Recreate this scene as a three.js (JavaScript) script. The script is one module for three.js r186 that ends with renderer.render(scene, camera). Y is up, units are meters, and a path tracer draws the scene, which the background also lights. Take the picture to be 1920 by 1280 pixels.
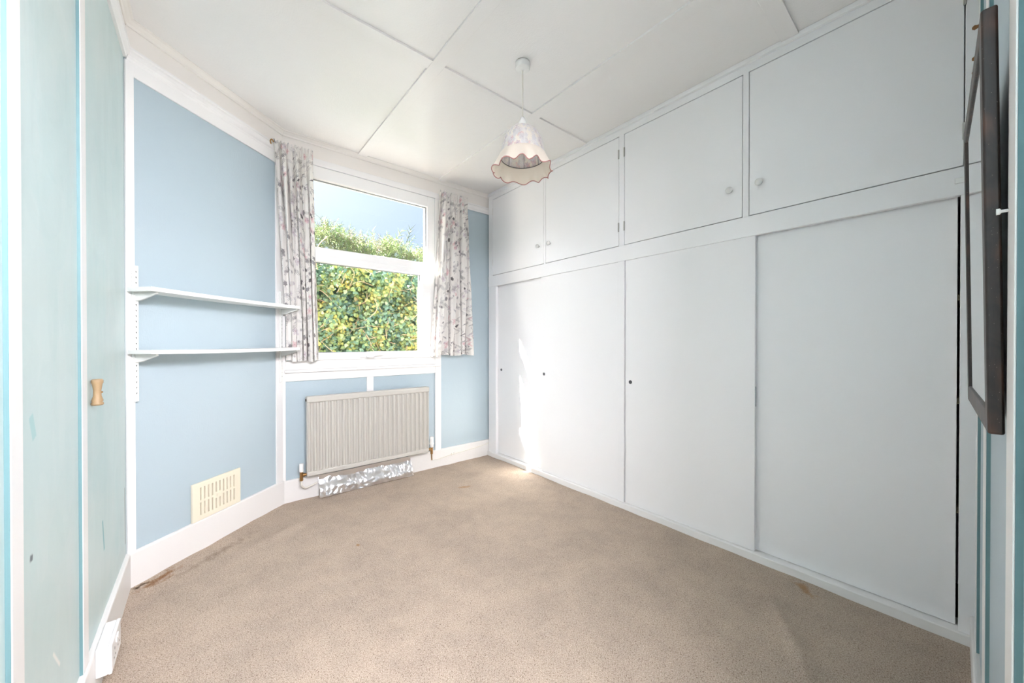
import * as THREE from 'three';
import { RoundedBoxGeometry } from 'three/addons/geometries/RoundedBoxGeometry.js';
import { mergeGeometries } from 'three/addons/utils/BufferGeometryUtils.js';
import { RectAreaLightUniformsLib } from 'three/addons/lights/RectAreaLightUniformsLib.js';
import { createNoise2D, createNoise3D } from 'simplex-noise';

// ---------------------------------------------------------------- camera, sky, sun, exposure
const scene = new THREE.Scene();
const EYE = 1.08, YAW = 39.67 * Math.PI / 180, PITCH = -0.3 * Math.PI / 180, FPX = 691;
const camera = new THREE.PerspectiveCamera(2 * Math.atan(640 / FPX) * 180 / Math.PI, 1.5, 0.01, 200);
camera.position.set(0, EYE, 0);
camera.rotation.set(PITCH, -YAW, 0, 'YXZ');
camera.setViewOffset(1920, 1280, 0, -5.6, 1920, 1280);      // a little lens shift: the horizon stands at row 642

const renderer = new THREE.WebGLRenderer({ antialias: true });
renderer.toneMapping = THREE.LinearToneMapping;
renderer.toneMappingExposure = 1.52;
renderer.shadowMap.enabled = true;
renderer.shadowMap.type = THREE.PCFSoftShadowMap;

const HAZE = 1.3;
const SUN_DIR = new THREE.Vector3(-1, 1, -0.57).normalize();
function skyTexture() {                                      // clear pale sky, deeper blue overhead, light haze scattering forward round the sun
  const w = 512, h = 256, d = new Float32Array(w * h * 4), G = 0.76;
  for (let j = 0; j < h; j++) {
    const el = ((j + 0.5) / h - 0.5) * Math.PI, e = Math.max(0, el / (Math.PI / 2)), k = Math.pow(e, 0.75);
    for (let i = 0; i < w; i++) {
      const az = ((i + 0.5) / w - 0.5) * Math.PI * 2, mu = Math.cos(el) * Math.cos(az) * SUN_DIR.x + Math.sin(Math.max(0, el)) * SUN_DIR.y + Math.cos(el) * Math.sin(az) * SUN_DIR.z;
      const haze = HAZE * (1 - G * G) / Math.pow(1 + G * G - 2 * G * mu, 1.5), o = (j * w + i) * 4;
      d[o] = 0.20 - 0.12 * k + haze; d[o + 1] = 0.36 - 0.14 * k + 0.99 * haze; d[o + 2] = 0.62 - 0.06 * k + 0.98 * haze; d[o + 3] = 1;
    }
  }
  const t = new THREE.DataTexture(d, w, h, THREE.RGBAFormat, THREE.FloatType);
  t.mapping = THREE.EquirectangularReflectionMapping; t.magFilter = THREE.LinearFilter; t.needsUpdate = true;
  return t;
}
scene.background = skyTexture();
scene.backgroundIntensity = 0.79;

const sun = new THREE.DirectionalLight(new THREE.Color(1, 0.95, 0.87), 60);
sun.position.set(-10, 10.0, -5.7 - 2.5); sun.target.position.set(0, 0, -2.5);
sun.castShadow = true; sun.shadow.mapSize.set(2048, 2048);
Object.assign(sun.shadow.camera, { left: -6, right: 6, top: 6, bottom: -6, near: 1, far: 40 });
scene.add(sun, sun.target);

RectAreaLightUniformsLib.init();

// ---------------------------------------------------------------- helpers
let seed = 7;
function rnd() { seed |= 0; seed = seed + 0x6D2B79F5 | 0; let t = Math.imul(seed ^ seed >>> 15, 1 | seed); t = t + Math.imul(t ^ t >>> 7, 61 | t) ^ t; return ((t ^ t >>> 14) >>> 0) / 4294967296; }
const rr = (a, b) => a + (b - a) * rnd();
const n2 = createNoise2D(rnd), n3 = createNoise3D(rnd);
const taken = {};
function numbered(n) { if (!(n in taken)) { taken[n] = 0; return n; } taken[n]++; return n + '_' + String(taken[n]).padStart(3, '0'); }
function tag(o, label, category, group, kind) {
  if (label) o.userData.label = label;
  if (category) o.userData.category = category;
  if (group) o.userData.group = group;
  if (kind) o.userData.kind = kind;
  return o;
}
function mesh(name, geo, mat, parent = scene) {
  const m = new THREE.Mesh(geo, mat); m.name = parent === scene ? numbered(name) : name;
  m.castShadow = m.receiveShadow = true; parent.add(m); return m;
}
function thing(name, label, category, pos = [0, 0, 0], turn = 0, group) {
  const g = new THREE.Group(); g.name = numbered(name); g.position.set(...pos); g.rotation.y = turn; scene.add(g);
  return tag(g, label, category, group);
}
function struct(o, label) { return tag(o, label, null, null, 'structure'); }
function structGroup(name, label, pos = [0, 0, 0], turn = 0) {
  const g = new THREE.Group(); g.name = numbered(name); g.position.set(...pos); g.rotation.y = turn; scene.add(g); return struct(g, label);
}
// texture coordinates in metres, taken from the face's own directions
function metres(g) {
  if (g.index) g = g.toNonIndexed();
  if (!g.attributes.normal) g.computeVertexNormals();
  const p = g.attributes.position, n = g.attributes.normal, uv = new Float32Array(p.count * 2);
  for (let i = 0; i < p.count; i++) {
    const ax = Math.abs(n.getX(i)), ay = Math.abs(n.getY(i)), az = Math.abs(n.getZ(i));
    if (ax >= ay && ax >= az) { uv[2 * i] = p.getZ(i); uv[2 * i + 1] = p.getY(i); }
    else if (ay >= az) { uv[2 * i] = p.getX(i); uv[2 * i + 1] = p.getZ(i); }
    else { uv[2 * i] = p.getX(i); uv[2 * i + 1] = p.getY(i); }
  }
  g.setAttribute('uv', new THREE.BufferAttribute(uv, 2));
  return g;
}
function box(x0, x1, y0, y1, z0, z1, r = 0) {
  const w = x1 - x0, h = y1 - y0, d = z1 - z0;
  const g = r > 0 ? new RoundedBoxGeometry(w, h, d, 2, Math.min(r, w / 2.01, h / 2.01, d / 2.01)) : new THREE.BoxGeometry(w, h, d);
  g.translate((x0 + x1) / 2, (y0 + y1) / 2, (z0 + z1) / 2);
  return metres(g);
}
function join(list) { return mergeGeometries(list.map((g) => { g = g.index ? g.toNonIndexed() : g; for (const k of Object.keys(g.attributes)) if (!['position', 'normal', 'uv'].includes(k)) g.deleteAttribute(k); return g; })); }
const V = (x, y, z) => new THREE.Vector3(x, y, z);
function tube(pts, r, seg = 40, rad = 10) { return new THREE.TubeGeometry(new THREE.CatmullRomCurve3(pts.map((p) => V(...p))), seg, r, rad, false); }
function lathe(prof, seg = 32) { return new THREE.LatheGeometry(prof.map((p) => new THREE.Vector2(p[0], p[1])), seg); }
// a wall with holes: polygon in (a, b), pushed back by depth along -z of its own axes
function plate(w0, w1, h0, h1, holes, depth, bevel = 0) {
  const s = new THREE.Shape([new THREE.Vector2(w0, h0), new THREE.Vector2(w1, h0), new THREE.Vector2(w1, h1), new THREE.Vector2(w0, h1)]);
  for (const h of holes) s.holes.push(new THREE.Path(h.map((p) => new THREE.Vector2(...p))));
  const g = new THREE.ExtrudeGeometry(s, { depth, bevelEnabled: bevel > 0, bevelSize: bevel, bevelThickness: bevel, bevelSegments: 1 });
  g.translate(0, 0, -depth); return metres(g);
}
const rect = (a, b, c, d) => [[a, c], [a, d], [b, d], [b, c]];

// ---------------------------------------------------------------- textures
function dataTex(w, h, fn, srgb, repeat) {
  const d = new Uint8Array(w * h * 4);
  for (let j = 0; j < h; j++) for (let i = 0; i < w; i++) {
    const c = fn(i, j, i / w, j / h), o = (j * w + i) * 4;
    d[o] = Math.max(0, Math.min(255, c[0])); d[o + 1] = Math.max(0, Math.min(255, c[1])); d[o + 2] = Math.max(0, Math.min(255, c[2])); d[o + 3] = 255;
  }
  const t = new THREE.DataTexture(d, w, h, THREE.RGBAFormat);
  t.wrapS = t.wrapT = THREE.RepeatWrapping; t.magFilter = THREE.LinearFilter; t.minFilter = THREE.LinearMipmapLinearFilter; t.generateMipmaps = true;
  if (srgb) t.colorSpace = THREE.SRGBColorSpace;
  if (repeat) t.repeat.set(...repeat);
  t.needsUpdate = true; return t;
}
// noise that repeats after one turn in both directions
const TAU = Math.PI * 2;
function wrapNoise(u, v, f, s = 0) { return n3(Math.cos(u * TAU) * f + s, Math.sin(u * TAU) * f, Math.cos(v * TAU) * f * 0.83 + Math.sin(v * TAU) * f * 1.31); }
const brushBump = dataTex(512, 512, (i, j, u, v) => {        // brushed gloss: fine streaks along v plus broad unevenness
  const a = 128 + 26 * wrapNoise(u, v, 1.6) + 16 * wrapNoise(u, v, 7, 4) + 10 * n2(i * 0.35, j * 0.02); return [a, a, a];
}, false, [1, 1]);
const rollerBump = dataTex(512, 512, (i, j, u, v) => { const a = 128 + 30 * wrapNoise(u, v, 2, 9) + 26 * wrapNoise(u, v, 22, 2) + 14 * (rnd() - 0.5); return [a, a, a]; }, false, [1, 1]);

function paint(hex, rough, bump = brushBump, scale = 0.0012, extra = {}) {
  return new THREE.MeshPhysicalMaterial({ color: new THREE.Color(hex), roughness: rough, bumpMap: bump, bumpScale: scale, ...extra });
}
const M = {};
M.white = paint('#f3f2f0', 0.38);
M.doorWhite = paint('#f9f9fa', 0.30, brushBump, 0.0009);
M.ceilWhite = paint('#f9f7f5', 0.26, rollerBump, 0.0016);
M.cream = paint('#f0ece6', 0.42);
M.skirt = paint('#e9e7e4', 0.4);
M.blue = paint('#b3c4cc', 0.42, rollerBump, 0.0012);
M.teal = paint('#6d9195', 0.5);  // wall tint of the strip edges, darkened to stand in for their shade
M.plastic = new THREE.MeshPhysicalMaterial({ color: new THREE.Color('#f6f6f4'), roughness: 0.28 });
M.ventCream = new THREE.MeshPhysicalMaterial({ color: new THREE.Color('#ece5cf'), roughness: 0.4 });
M.shelf = paint('#f1f2ee', 0.4);
M.rad = new THREE.MeshPhysicalMaterial({ color: new THREE.Color('#c6c3bb'), roughness: 0.35 });
M.brass = new THREE.MeshStandardMaterial({ color: new THREE.Color('#b08a5a'), roughness: 0.35, metalness: 1 });
M.chrome = new THREE.MeshStandardMaterial({ color: new THREE.Color('#b9bcc0'), roughness: 0.25, metalness: 1 });
M.steel = new THREE.MeshStandardMaterial({ color: new THREE.Color('#6d6d70'), roughness: 0.45, metalness: 1 });
M.hinge = new THREE.MeshStandardMaterial({ color: new THREE.Color('#b4b2ac'), roughness: 0.5, metalness: 0.6 });
M.dark = new THREE.MeshStandardMaterial({ color: new THREE.Color('#2a2420'), roughness: 0.9 });
M.dust = new THREE.MeshStandardMaterial({ color: new THREE.Color('#6f6658'), roughness: 0.95 });
M.ventShade = new THREE.MeshStandardMaterial({ color: new THREE.Color('#3b352b'), roughness: 0.95 });  // dark colour stands in for the shade inside the vent slots
M.chip = new THREE.MeshStandardMaterial({ color: new THREE.Color('#d9cfae'), roughness: 0.9 });
M.pane = new THREE.MeshPhysicalMaterial({ color: 0xffffff, roughness: 0.0, transmission: 1, thickness: 0, ior: 1.5 });
M.clear = new THREE.MeshPhysicalMaterial({ color: new THREE.Color('#f7f7f4'), roughness: 0.15, transmission: 0.25, thickness: 0, ior: 1.49 });
M.gasket = new THREE.MeshStandardMaterial({ color: new THREE.Color('#8a8c90'), roughness: 0.7 });
M.foil = new THREE.MeshStandardMaterial({ color: new THREE.Color('#ececee'), roughness: 0.28, metalness: 1 });
M.cable = new THREE.MeshStandardMaterial({ color: new THREE.Color('#ece8de'), roughness: 0.5 });
M.brick = paint('#a58a74', 0.9, rollerBump, 0.004);

// carpet: short heather pile, stains where the photograph shows them
const CX0 = -0.3, CX1 = 2.2, CZ0 = -2.95, CZ1 = 0.15;
function stainAt(x, z) {                                     // rusty and dark marks in the corner by the angled wall
  const blob = (cx, cz, rx, rz, a, w) => { const c = Math.cos(a), s = Math.sin(a), dx = x - cx, dz = z - cz, p = (dx * c + dz * s) / rx, q = (-dx * s + dz * c) / rz; return w * Math.max(0, 1 - Math.sqrt(p * p + q * q) + 0.5 * n2(x * 22, z * 22) + 0.25 * n2(x * 70, z * 70)); };
  return { rust: Math.min(1, blob(-0.165, -2.335, 0.085, 0.035, -0.70, 1)), dirt: Math.min(1, Math.max(blob(-0.232, -2.318, 0.03, 0.016, -0.7, 1.5), 0.25 * blob(0.05, -2.43, 0.25, 0.035, -0.7, 0.9))), spot: Math.min(1, Math.max(blob(1.49, -2.35, 0.06, 0.022, 0.3, 1.1), blob(2.02, -0.42, 0.06, 0.03, -0.9, 0.9), blob(0.62, -2.04, 0.012, 0.012, 0, 1.6), blob(-0.22, -1.62, 0.05, 0.03, 0, 1))) };
}
const carpetMap = dataTex(2048, 2048, (i, j, u, v) => {
  const x = CX0 + u * (CX1 - CX0), z = CZ0 + v * (CZ1 - CZ0);
  const tuft = 0.55 * n2(x * 210, z * 210) + 0.35 * n2(x * 430 + 9, z * 430) + 0.5 * (rnd() - 0.5);
  const broad = 0.5 * n2(x * 2.1, z * 2.1) + 0.35 * n2(x * 6.3 + 4, z * 6.3) + 0.2 * n2(x * 17, z * 17 + 3);
  const dark = n2(x * 150 + 40, z * 150) > 0.62 ? 1 : 0;
  let c = [187 + 48 * tuft + 11 * broad - 44 * dark, 171 + 50 * tuft + 10 * broad - 46 * dark, 155 + 50 * tuft + 8 * broad - 46 * dark];
  const s = stainAt(x, z), mix = (t, a) => { c = c.map((q, k) => q + (t[k] + 14 * tuft - q) * a); };
  mix([128, 88, 56], 0.75 * s.rust); mix([70, 56, 42], 0.85 * s.dirt); mix([160, 118, 76], 0.6 * s.spot);
  return c;
}, true);
const carpetBump = dataTex(1024, 1024, (i, j) => { const a = 128 + 60 * n2(i * 0.33, j * 0.33) + 60 * (rnd() - 0.5); return [a, a, a]; }, false, [3, 3.6]);
M.carpet = new THREE.MeshPhysicalMaterial({ map: carpetMap, roughness: 1, bumpMap: carpetBump, bumpScale: 0.004, specularIntensity: 0.15 });

// mint left wall: paint with a few knocks and scratches, one sheet for the whole wall
function wallMarks(base, marks, w, h) {
  const cv = document.createElement('canvas'); cv.width = w; cv.height = h; const c = cv.getContext('2d');
  c.fillStyle = base; c.fillRect(0, 0, w, h);
  for (let k = 0; k < 900; k++) { const a = rr(0.01, 0.035); c.fillStyle = rnd() < 0.5 ? `rgba(255,255,255,${a})` : `rgba(120,170,170,${a})`; c.beginPath(); c.ellipse(rr(0, w), rr(0, h), rr(3, 50), rr(10, 90), 0, 0, TAU); c.fill(); }
  for (const m of marks) { c.strokeStyle = m[4]; c.lineWidth = m[5]; c.beginPath(); c.moveTo(m[0], m[1]); c.lineTo(m[2], m[3]); c.stroke(); }
  const t = new THREE.CanvasTexture(cv); t.colorSpace = THREE.SRGBColorSpace; t.magFilter = THREE.LinearFilter; return t;
}

// curtain print: grey leaves, ivy silhouettes and blush flowers on off-white cotton
function floralCanvas(w, h, ground, strength = 1) {
  const cv = document.createElement('canvas'); cv.width = w; cv.height = h; const c = cv.getContext('2d');
  c.fillStyle = ground; c.fillRect(0, 0, w, h);
  const at = (draw, x, y) => { for (const ox of [-w, 0, w]) for (const oy of [-h, 0, h]) { if (x + ox < -120 || x + ox > w + 120 || y + oy < -120 || y + oy > h + 120) continue; c.save(); c.translate(x + ox, y + oy); draw(); c.restore(); } };
  const grey = (d) => { const v = Math.round(255 - d * strength); return `rgb(${v},${v - 3},${v - 2})`; };
  const many = (n, f) => { for (let k = 0; k < n; k++) { const x = rr(0, w), y = rr(0, h), a = rr(0, TAU), s = rr(0.75, 1.3), d = rr(60, 175), q = rnd(); at(() => { c.rotate(a); c.scale(s, s); f(d, q); }, x, y); } };
  many(80, (d, q) => { c.fillStyle = q < 0.5 ? 'rgba(214,160,168,0.38)' : 'rgba(190,178,190,0.4)'; for (let p = 0; p < 5; p++) { c.rotate(TAU / 5); c.beginPath(); c.ellipse(0, 17, 10, 16, 0, 0, TAU); c.fill(); } c.fillStyle = 'rgba(150,110,116,0.5)'; c.beginPath(); c.arc(0, 0, 5, 0, TAU); c.fill(); });
  const leaf = (l, w) => { c.beginPath(); c.moveTo(0, 0); c.quadraticCurveTo(w, l * 0.45, 0, l); c.quadraticCurveTo(-w, l * 0.45, 0, 0); c.fill(); };
  many(60, (d) => { c.strokeStyle = grey(d * 0.5); c.lineWidth = 1.3; for (let p = -6; p <= 6; p++) { c.beginPath(); c.moveTo(0, 0); c.quadraticCurveTo(p * 3, 30, p * 8, 56 - Math.abs(p) * 2); c.stroke(); } });
  many(190, (d) => { c.strokeStyle = c.fillStyle = grey(d * 0.9); c.lineWidth = 1.5; c.beginPath(); c.moveTo(0, -52); c.quadraticCurveTo(8, 0, 0, 52); c.stroke(); for (let p = 0; p < 8; p++) for (const sd of [-1, 1]) { c.save(); c.translate(4, -46 + p * 12.5); c.rotate(sd * 1.05 + Math.PI * 0); leaf(9 + 14 * Math.sin((p + 1) * 0.36), 4); c.restore(); } });
  many(170, (d) => { c.fillStyle = grey(d * 0.85); for (let p = 0; p < 7; p++) { c.rotate(TAU / 7); leaf(20, 5.5); } });
  many(46, (d, q) => { c.fillStyle = grey(q < 0.5 ? 150 : 110); c.beginPath(); c.moveTo(0, 26); c.quadraticCurveTo(-7, 10, -25, 11); c.quadraticCurveTo(-12, -2, -22, -18); c.quadraticCurveTo(-6, -10, 0, -26); c.quadraticCurveTo(6, -10, 22, -18); c.quadraticCurveTo(12, -2, 25, 11); c.quadraticCurveTo(7, 10, 0, 26); c.fill(); });
  many(90, (d) => { c.fillStyle = grey(d * 0.7); for (let p = 0; p < 7; p++) { c.beginPath(); c.arc(rr(-16, 16), rr(-16, 16), rr(1, 3), 0, TAU); c.fill(); } });
  const t = new THREE.CanvasTexture(cv); t.colorSpace = THREE.SRGBColorSpace; t.magFilter = THREE.LinearFilter; t.wrapS = t.wrapT = THREE.RepeatWrapping; return t;
}
const floral = floralCanvas(1536, 1536, '#eeebe6', 0.95);
floral.repeat.set(1 / 1.05, 1 / 1.05);
M.curtain = new THREE.MeshPhysicalMaterial({ map: floral, roughness: 0.95, transmission: 0.14, thickness: 0, side: THREE.DoubleSide, specularIntensity: 0.2 });

const woodMap = dataTex(256, 1024, (i, j, u, v) => {
  const g = n2(i * 0.06 + 3 * n2(u * 2, v * 5), j * 0.006) * 0.6 + n2(i * 0.4, j * 0.02) * 0.4, worn = Math.max(0, n2(u * 3 + 8, v * 7) - 0.1), fleck = rnd() > 0.9985 ? 120 : 0;
  return [36 + 12 * g + 52 * worn + fleck, 26 + 8 * g + 28 * worn + fleck, 22 + 7 * g + 16 * worn + fleck];
}, true, [8, 1.6]);
M.darkWood = new THREE.MeshPhysicalMaterial({ map: woodMap, roughness: 0.42, bumpMap: brushBump, bumpScale: 0.002 });
M.paleWood = new THREE.MeshPhysicalMaterial({ color: new THREE.Color('#a98f6c'), roughness: 0.45, bumpMap: brushBump, bumpScale: 0.001 });
M.brownWood = new THREE.MeshPhysicalMaterial({ color: new THREE.Color('#8a6238'), roughness: 0.5 });

// ---------------------------------------------------------------- the room shell
const XL = -0.275, ZW = -2.9, ZF = 0.05, XC = 2.1, CEIL = 2.5;   // left wall, window wall, front wall, cupboard face, ceiling
const TURN = Math.atan2(0.65089, 0.75918), AW = [-0.2718, 0, -2.3304];   // the angled corner wall: own x runs along it, own z into the room
const SEND = 0.875;                                          // its length

{ // floor: carpet laid with slight waves and a few rucks
  const g = new THREE.PlaneGeometry(CX1 - CX0, CZ1 - CZ0, 150, 186); g.rotateX(-Math.PI / 2); g.translate((CX0 + CX1) / 2, 0, (CZ0 + CZ1) / 2);
  const p = g.attributes.position, uv = g.attributes.uv;
  const ruck = (x, z, ax, az, bx, bz, w, h) => { const dx = bx - ax, dz = bz - az, L = dx * dx + dz * dz, t = ((x - ax) * dx + (z - az) * dz) / L, tc = Math.max(0, Math.min(1, t)), ex = x - ax - dx * tc, ez = z - az - dz * tc; return h * Math.exp(-(ex * ex + ez * ez) / (w * w)) * Math.sin(Math.PI * Math.max(0.02, Math.min(0.98, t))); };
  for (let i = 0; i < p.count; i++) {
    const x = p.getX(i), z = p.getZ(i);
    let y = -0.004 + 0.0025 * n2(x * 2.2, z * 2.2) + 0.0015 * n2(x * 5, z * 5 + 7);
    y += ruck(x, z, 1.45, -0.28, 1.95, -0.55, 0.035, 0.012) + ruck(x, z, 1.30, -0.22, 1.75, -0.42, 0.03, 0.008) + ruck(x, z, 1.62, -1.45, 1.95, -1.55, 0.04, 0.009) + ruck(x, z, 0.0, -2.30, 0.55, -2.55, 0.04, 0.008) + ruck(x, z, 1.0, -2.5, 2.0, -2.42, 0.05, 0.005);
    p.setY(i, y); uv.setXY(i, (x - CX0) / (CX1 - CX0), (z - CZ0) / (CZ1 - CZ0));
  }
  g.computeVertexNormals();
  const floor = structGroup('floor', 'beige heather carpet with worn patches and a stained corner');
  mesh('carpet', g, M.carpet, floor);
  mesh('subfloor', box(-1.2, 2.9, -0.12, -0.03, -3.1, 2.2), M.dust, floor);
}
{ // ceiling: painted boards with cover strips over the joints
  const c = structGroup('ceiling', 'glossy off-white boarded ceiling with cover strips');
  mesh('slab', box(-1.2, 2.9, 2.512, 2.62, -3.1, 2.2), M.ceilWhite, c);
  const xs = [-0.4, 0.9125, 1.585, 2.7], zs = [-3.0, -1.7135, -0.4975, 0.15];
  for (let i = 0; i < 3; i++) for (let j = 0; j < 3; j++) mesh('ceiling_board', box(xs[i] + 0.001, xs[i + 1] - 0.001, 2.5, 2.512, zs[j] + 0.001, zs[j + 1] - 0.001), M.ceilWhite, c);
  const strip = (x0, x1, z0, z1) => mesh('cover_strip', box(x0, x1, 2.490, 2.5005, z0, z1, 0.001), M.ceilWhite, c);
  for (const x of [0.9125, 1.585]) strip(x - 0.033, x + 0.033, -2.9, 0.14);
  for (const z of [-1.7135, -0.4975]) for (const [x0, x1] of [[-0.27, 0.8795], [0.9455, 1.552], [1.618, 2.13]]) strip(x0, x1, z - 0.033, z + 0.033);
}
// window wall with its opening
const WX0 = 0.43, WX1 = 1.53, WY0 = 0.93, WY1 = 2.33;
{
  const g = plate(0.2, 2.8, -0.03, 2.52, [rect(WX0, WX1, WY0, WY1)], 0.2); g.translate(0, 0, ZW);
  const w = struct(mesh('wall_back', g, M.blue), 'pale blue boarded wall around the window');
  mesh('frieze', box(0.39, 2.13, 2.375, 2.5, ZW - 0.001, ZW + 0.004), M.cream, w);
  mesh('head_board', box(0.40, 1.587, 2.33, 2.378, ZW, ZW + 0.012, 0.003), M.white, w);
  mesh('cover_post', box(0.394, 0.411, 0.14, 2.33, ZW, ZW + 0.012, 0.002), M.white, w);
  mesh('cover_post', box(1.53, 1.587, 0.14, 2.33, ZW, ZW + 0.012, 0.003), M.white, w);
  mesh('cover_post', box(0.948, 1.0, 0.14, 0.815, ZW, ZW + 0.01, 0.003), M.white, w);
  const og = plate(0.2, 2.8, -0.03, 2.52, [rect(WX0, WX1, WY0, WY1)], 0.015); og.translate(0, 0, ZW - 0.2); mesh('outer_render', og, M.cream, w);
  mesh('apron_rail', box(0.411, 1.53, 0.815, 0.874, ZW, ZW + 0.011, 0.003), M.white, w);
}
{ // left wall, mint, with white-faced cover strips whose teal edges are darkened to paint in shade
  const PX = 1024 / 3.0;                                     // wall sheet: z from -2.6 to 0.4, y from 0 to 2.6
  const zx = (z) => (z + 2.6) * PX, yy = (y) => (2.6 - y) * PX;
  const marks = [[zx(-1.205), yy(0.64), zx(-1.19), yy(0.642), '#56646a', 4], [zx(-1.86), yy(0.47), zx(-1.885), yy(0.36), 'rgba(90,165,170,0.8)', 5], [zx(-1.33), yy(0.36), zx(-1.38), yy(0.30), 'rgba(245,245,240,0.8)', 3], [zx(-2.3), yy(0.45), zx(-2.31), yy(0.2), 'rgba(120,125,125,0.5)', 6], [zx(-1.2), yy(0.93), zx(-1.22), yy(0.88), 'rgba(150,200,200,0.6)', 8]];
  M.mint = new THREE.MeshPhysicalMaterial({ map: wallMarks('#c8dad9', marks, 1024, 888), roughness: 0.4, bumpMap: rollerBump, bumpScale: 0.001 });
  const g = box(XL - 0.15, XL, -0.03, 2.52, -2.6, 0.4); const p = g.attributes.position, uv = g.attributes.uv;
  for (let i = 0; i < p.count; i++) uv.setXY(i, (p.getZ(i) + 2.6) / 3.0, p.getY(i) / 2.6);
  const w = struct(mesh('wall_left', g, M.mint), 'pale mint boarded wall with vertical cover strips');
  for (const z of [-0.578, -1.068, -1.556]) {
    const b = mesh('cover_strip', box(XL - 0.001, XL + 0.0065, 0.13, 2.33, z - 0.054, z), M.teal, w); tag(b, 'strip edge in teal darkened for its shaded side');
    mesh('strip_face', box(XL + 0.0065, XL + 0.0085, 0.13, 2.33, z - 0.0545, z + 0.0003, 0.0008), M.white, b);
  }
  mesh('frieze', box(XL - 0.001, XL + 0.004, 2.375, 2.5, -2.33, 0.05), M.cream, w);
  for (const [y, z] of [[2.17, -1.59], [2.28, -1.11]]) mesh('nail_mark', box(XL + 0.0083, XL + 0.009, y, y + 0.003, z, z + 0.012), M.steel, w);
}
{ // angled corner wall
  const w = structGroup('wall_corner', 'pale blue angled corner wall with white surrounding strips', AW, TURN);
  mesh('wall_board', box(-0.06, SEND + 0.06, -0.03, 2.52, -0.12, 0), M.blue, w);
  mesh('cover_post', box(-0.004, 0.028, 0.14, 2.32, 0, 0.01, 0.002), M.white, w);
  mesh('cover_post', box(0.817, SEND, 0.14, 2.32, 0, 0.01, 0.002), M.white, w);
  mesh('top_board', box(0.0, SEND, 2.262, 2.325, 0, 0.009, 0.002), M.white, w);
  mesh('frieze', box(-0.004, SEND, 2.375, 2.5, -0.001, 0.004), M.cream, w);
}
// wall behind the cupboards and the front wall with the doorway the camera looks through
struct(mesh('wall_right', box(2.66, 2.8, -0.03, 2.52, -3.1, 0.15), M.white), 'wall behind the fitted cupboards');
{
  const g = plate(-0.45, 2.8, -0.03, 2.52, [rect(-0.255, 0.68, -0.03, 2.1)], 0.1); g.translate(0, 0, 0.15);
  const w = struct(mesh('wall_front', g, M.blue), 'blue boarded wall with the doorway');
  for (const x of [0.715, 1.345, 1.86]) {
    const b = mesh('cover_strip', box(x, x + 0.085, 0.10, 2.33, ZF - 0.006, ZF + 0.001), M.teal, w); tag(b, 'strip edge in teal darkened for its shaded side');
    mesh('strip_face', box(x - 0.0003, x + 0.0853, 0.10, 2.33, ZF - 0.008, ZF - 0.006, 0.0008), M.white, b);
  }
  mesh('frieze', box(0.70, 2.1, 2.375, 2.5, ZF - 0.004, ZF + 0.001), M.cream, w);
}
// skirting boards, picture rail, cornice
function skirtProfile(len, h, t) {                           // runs along x, stands on the floor, face towards +z
  const s = new THREE.Shape(); s.moveTo(0, -0.015); s.lineTo(t, -0.015); s.lineTo(t, h - 0.008); s.quadraticCurveTo(t, h, t - 0.008, h); s.lineTo(0, h); s.lineTo(0, -0.015);
  const g = new THREE.ExtrudeGeometry(s, { depth: len, bevelEnabled: false, curveSegments: 4 }); g.rotateY(Math.PI / 2); g.scale(1, 1, -1); 
  const idx = g.index; if (idx) g = g.toNonIndexed();
  const p = g.attributes.position; for (let i = 0; i < p.count; i += 3) for (const k of ['X', 'Y', 'Z']) { const a = p['get' + k](i + 1), b = p['get' + k](i + 2); p['set' + k](i + 1, b); p['set' + k](i + 2, a); }
  g.computeVertexNormals(); return metres(g);
}
function run(name, geo, mat, pos, turn, label) { const m = struct(mesh(name, geo, mat), label); m.position.set(...pos); m.rotation.y = turn; return m; }
run('baseboard_back', skirtProfile(1.73, 0.145, 0.015), M.skirt, [0.388, 0, ZW], 0, 'white skirting board under the window');
run('baseboard_corner', skirtProfile(SEND + 0.006, 0.15, 0.015), M.skirt, [AW[0] + 0.002, 0, AW[2]], TURN, 'white skirting board along the angled wall');
run('baseboard_left', skirtProfile(2.31, 0.15, 0.015), M.skirt, [XL, 0, -0.02], Math.PI / 2, 'white skirting board along the mint wall');
run('baseboard_front', skirtProfile(1.43, 0.105, 0.015), M.skirt, [2.12, 0, ZF], Math.PI, 'white skirting board along the blue front wall');
function railProfile(len, y0, prof) {
  const s = new THREE.Shape(prof.map((p) => new THREE.Vector2(p[0], y0 + p[1])));
  let g = new THREE.ExtrudeGeometry(s, { depth: len, bevelEnabled: false }); g.rotateY(Math.PI / 2); g.scale(1, 1, -1);
  if (g.index) g = g.toNonIndexed();
  const p = g.attributes.position; for (let i = 0; i < p.count; i += 3) for (const k of ['X', 'Y', 'Z']) { const a = p['get' + k](i + 1), b = p['get' + k](i + 2); p['set' + k](i + 1, b); p['set' + k](i + 2, a); }
  g.computeVertexNormals(); return metres(g);
}
const PICT = [[0, 0], [0.010, 0], [0.012, 0.010], [0.020, 0.018], [0.022, 0.034], [0.018, 0.046], [0.022, 0.050], [0.022, 0.058], [0, 0.058]];
const CORN = [[0, 0], [0.006, 0], [0.010, 0.010], [0.022, 0.022], [0.030, 0.026], [0.030, 0.03], [0, 0.03]];
run('trim_1', railProfile(0.53, 2.315, PICT), M.white, [1.587, 0, ZW], 0, 'white picture rail right of the window');
run('trim_2', railProfile(SEND, 2.32, PICT), M.white, [AW[0], 0, AW[2]], TURN, 'white picture rail on the angled wall');
run('trim_3', railProfile(2.30, 2.325, PICT), M.white, [XL, 0, -0.02], Math.PI / 2, 'white picture rail on the mint wall');
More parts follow.
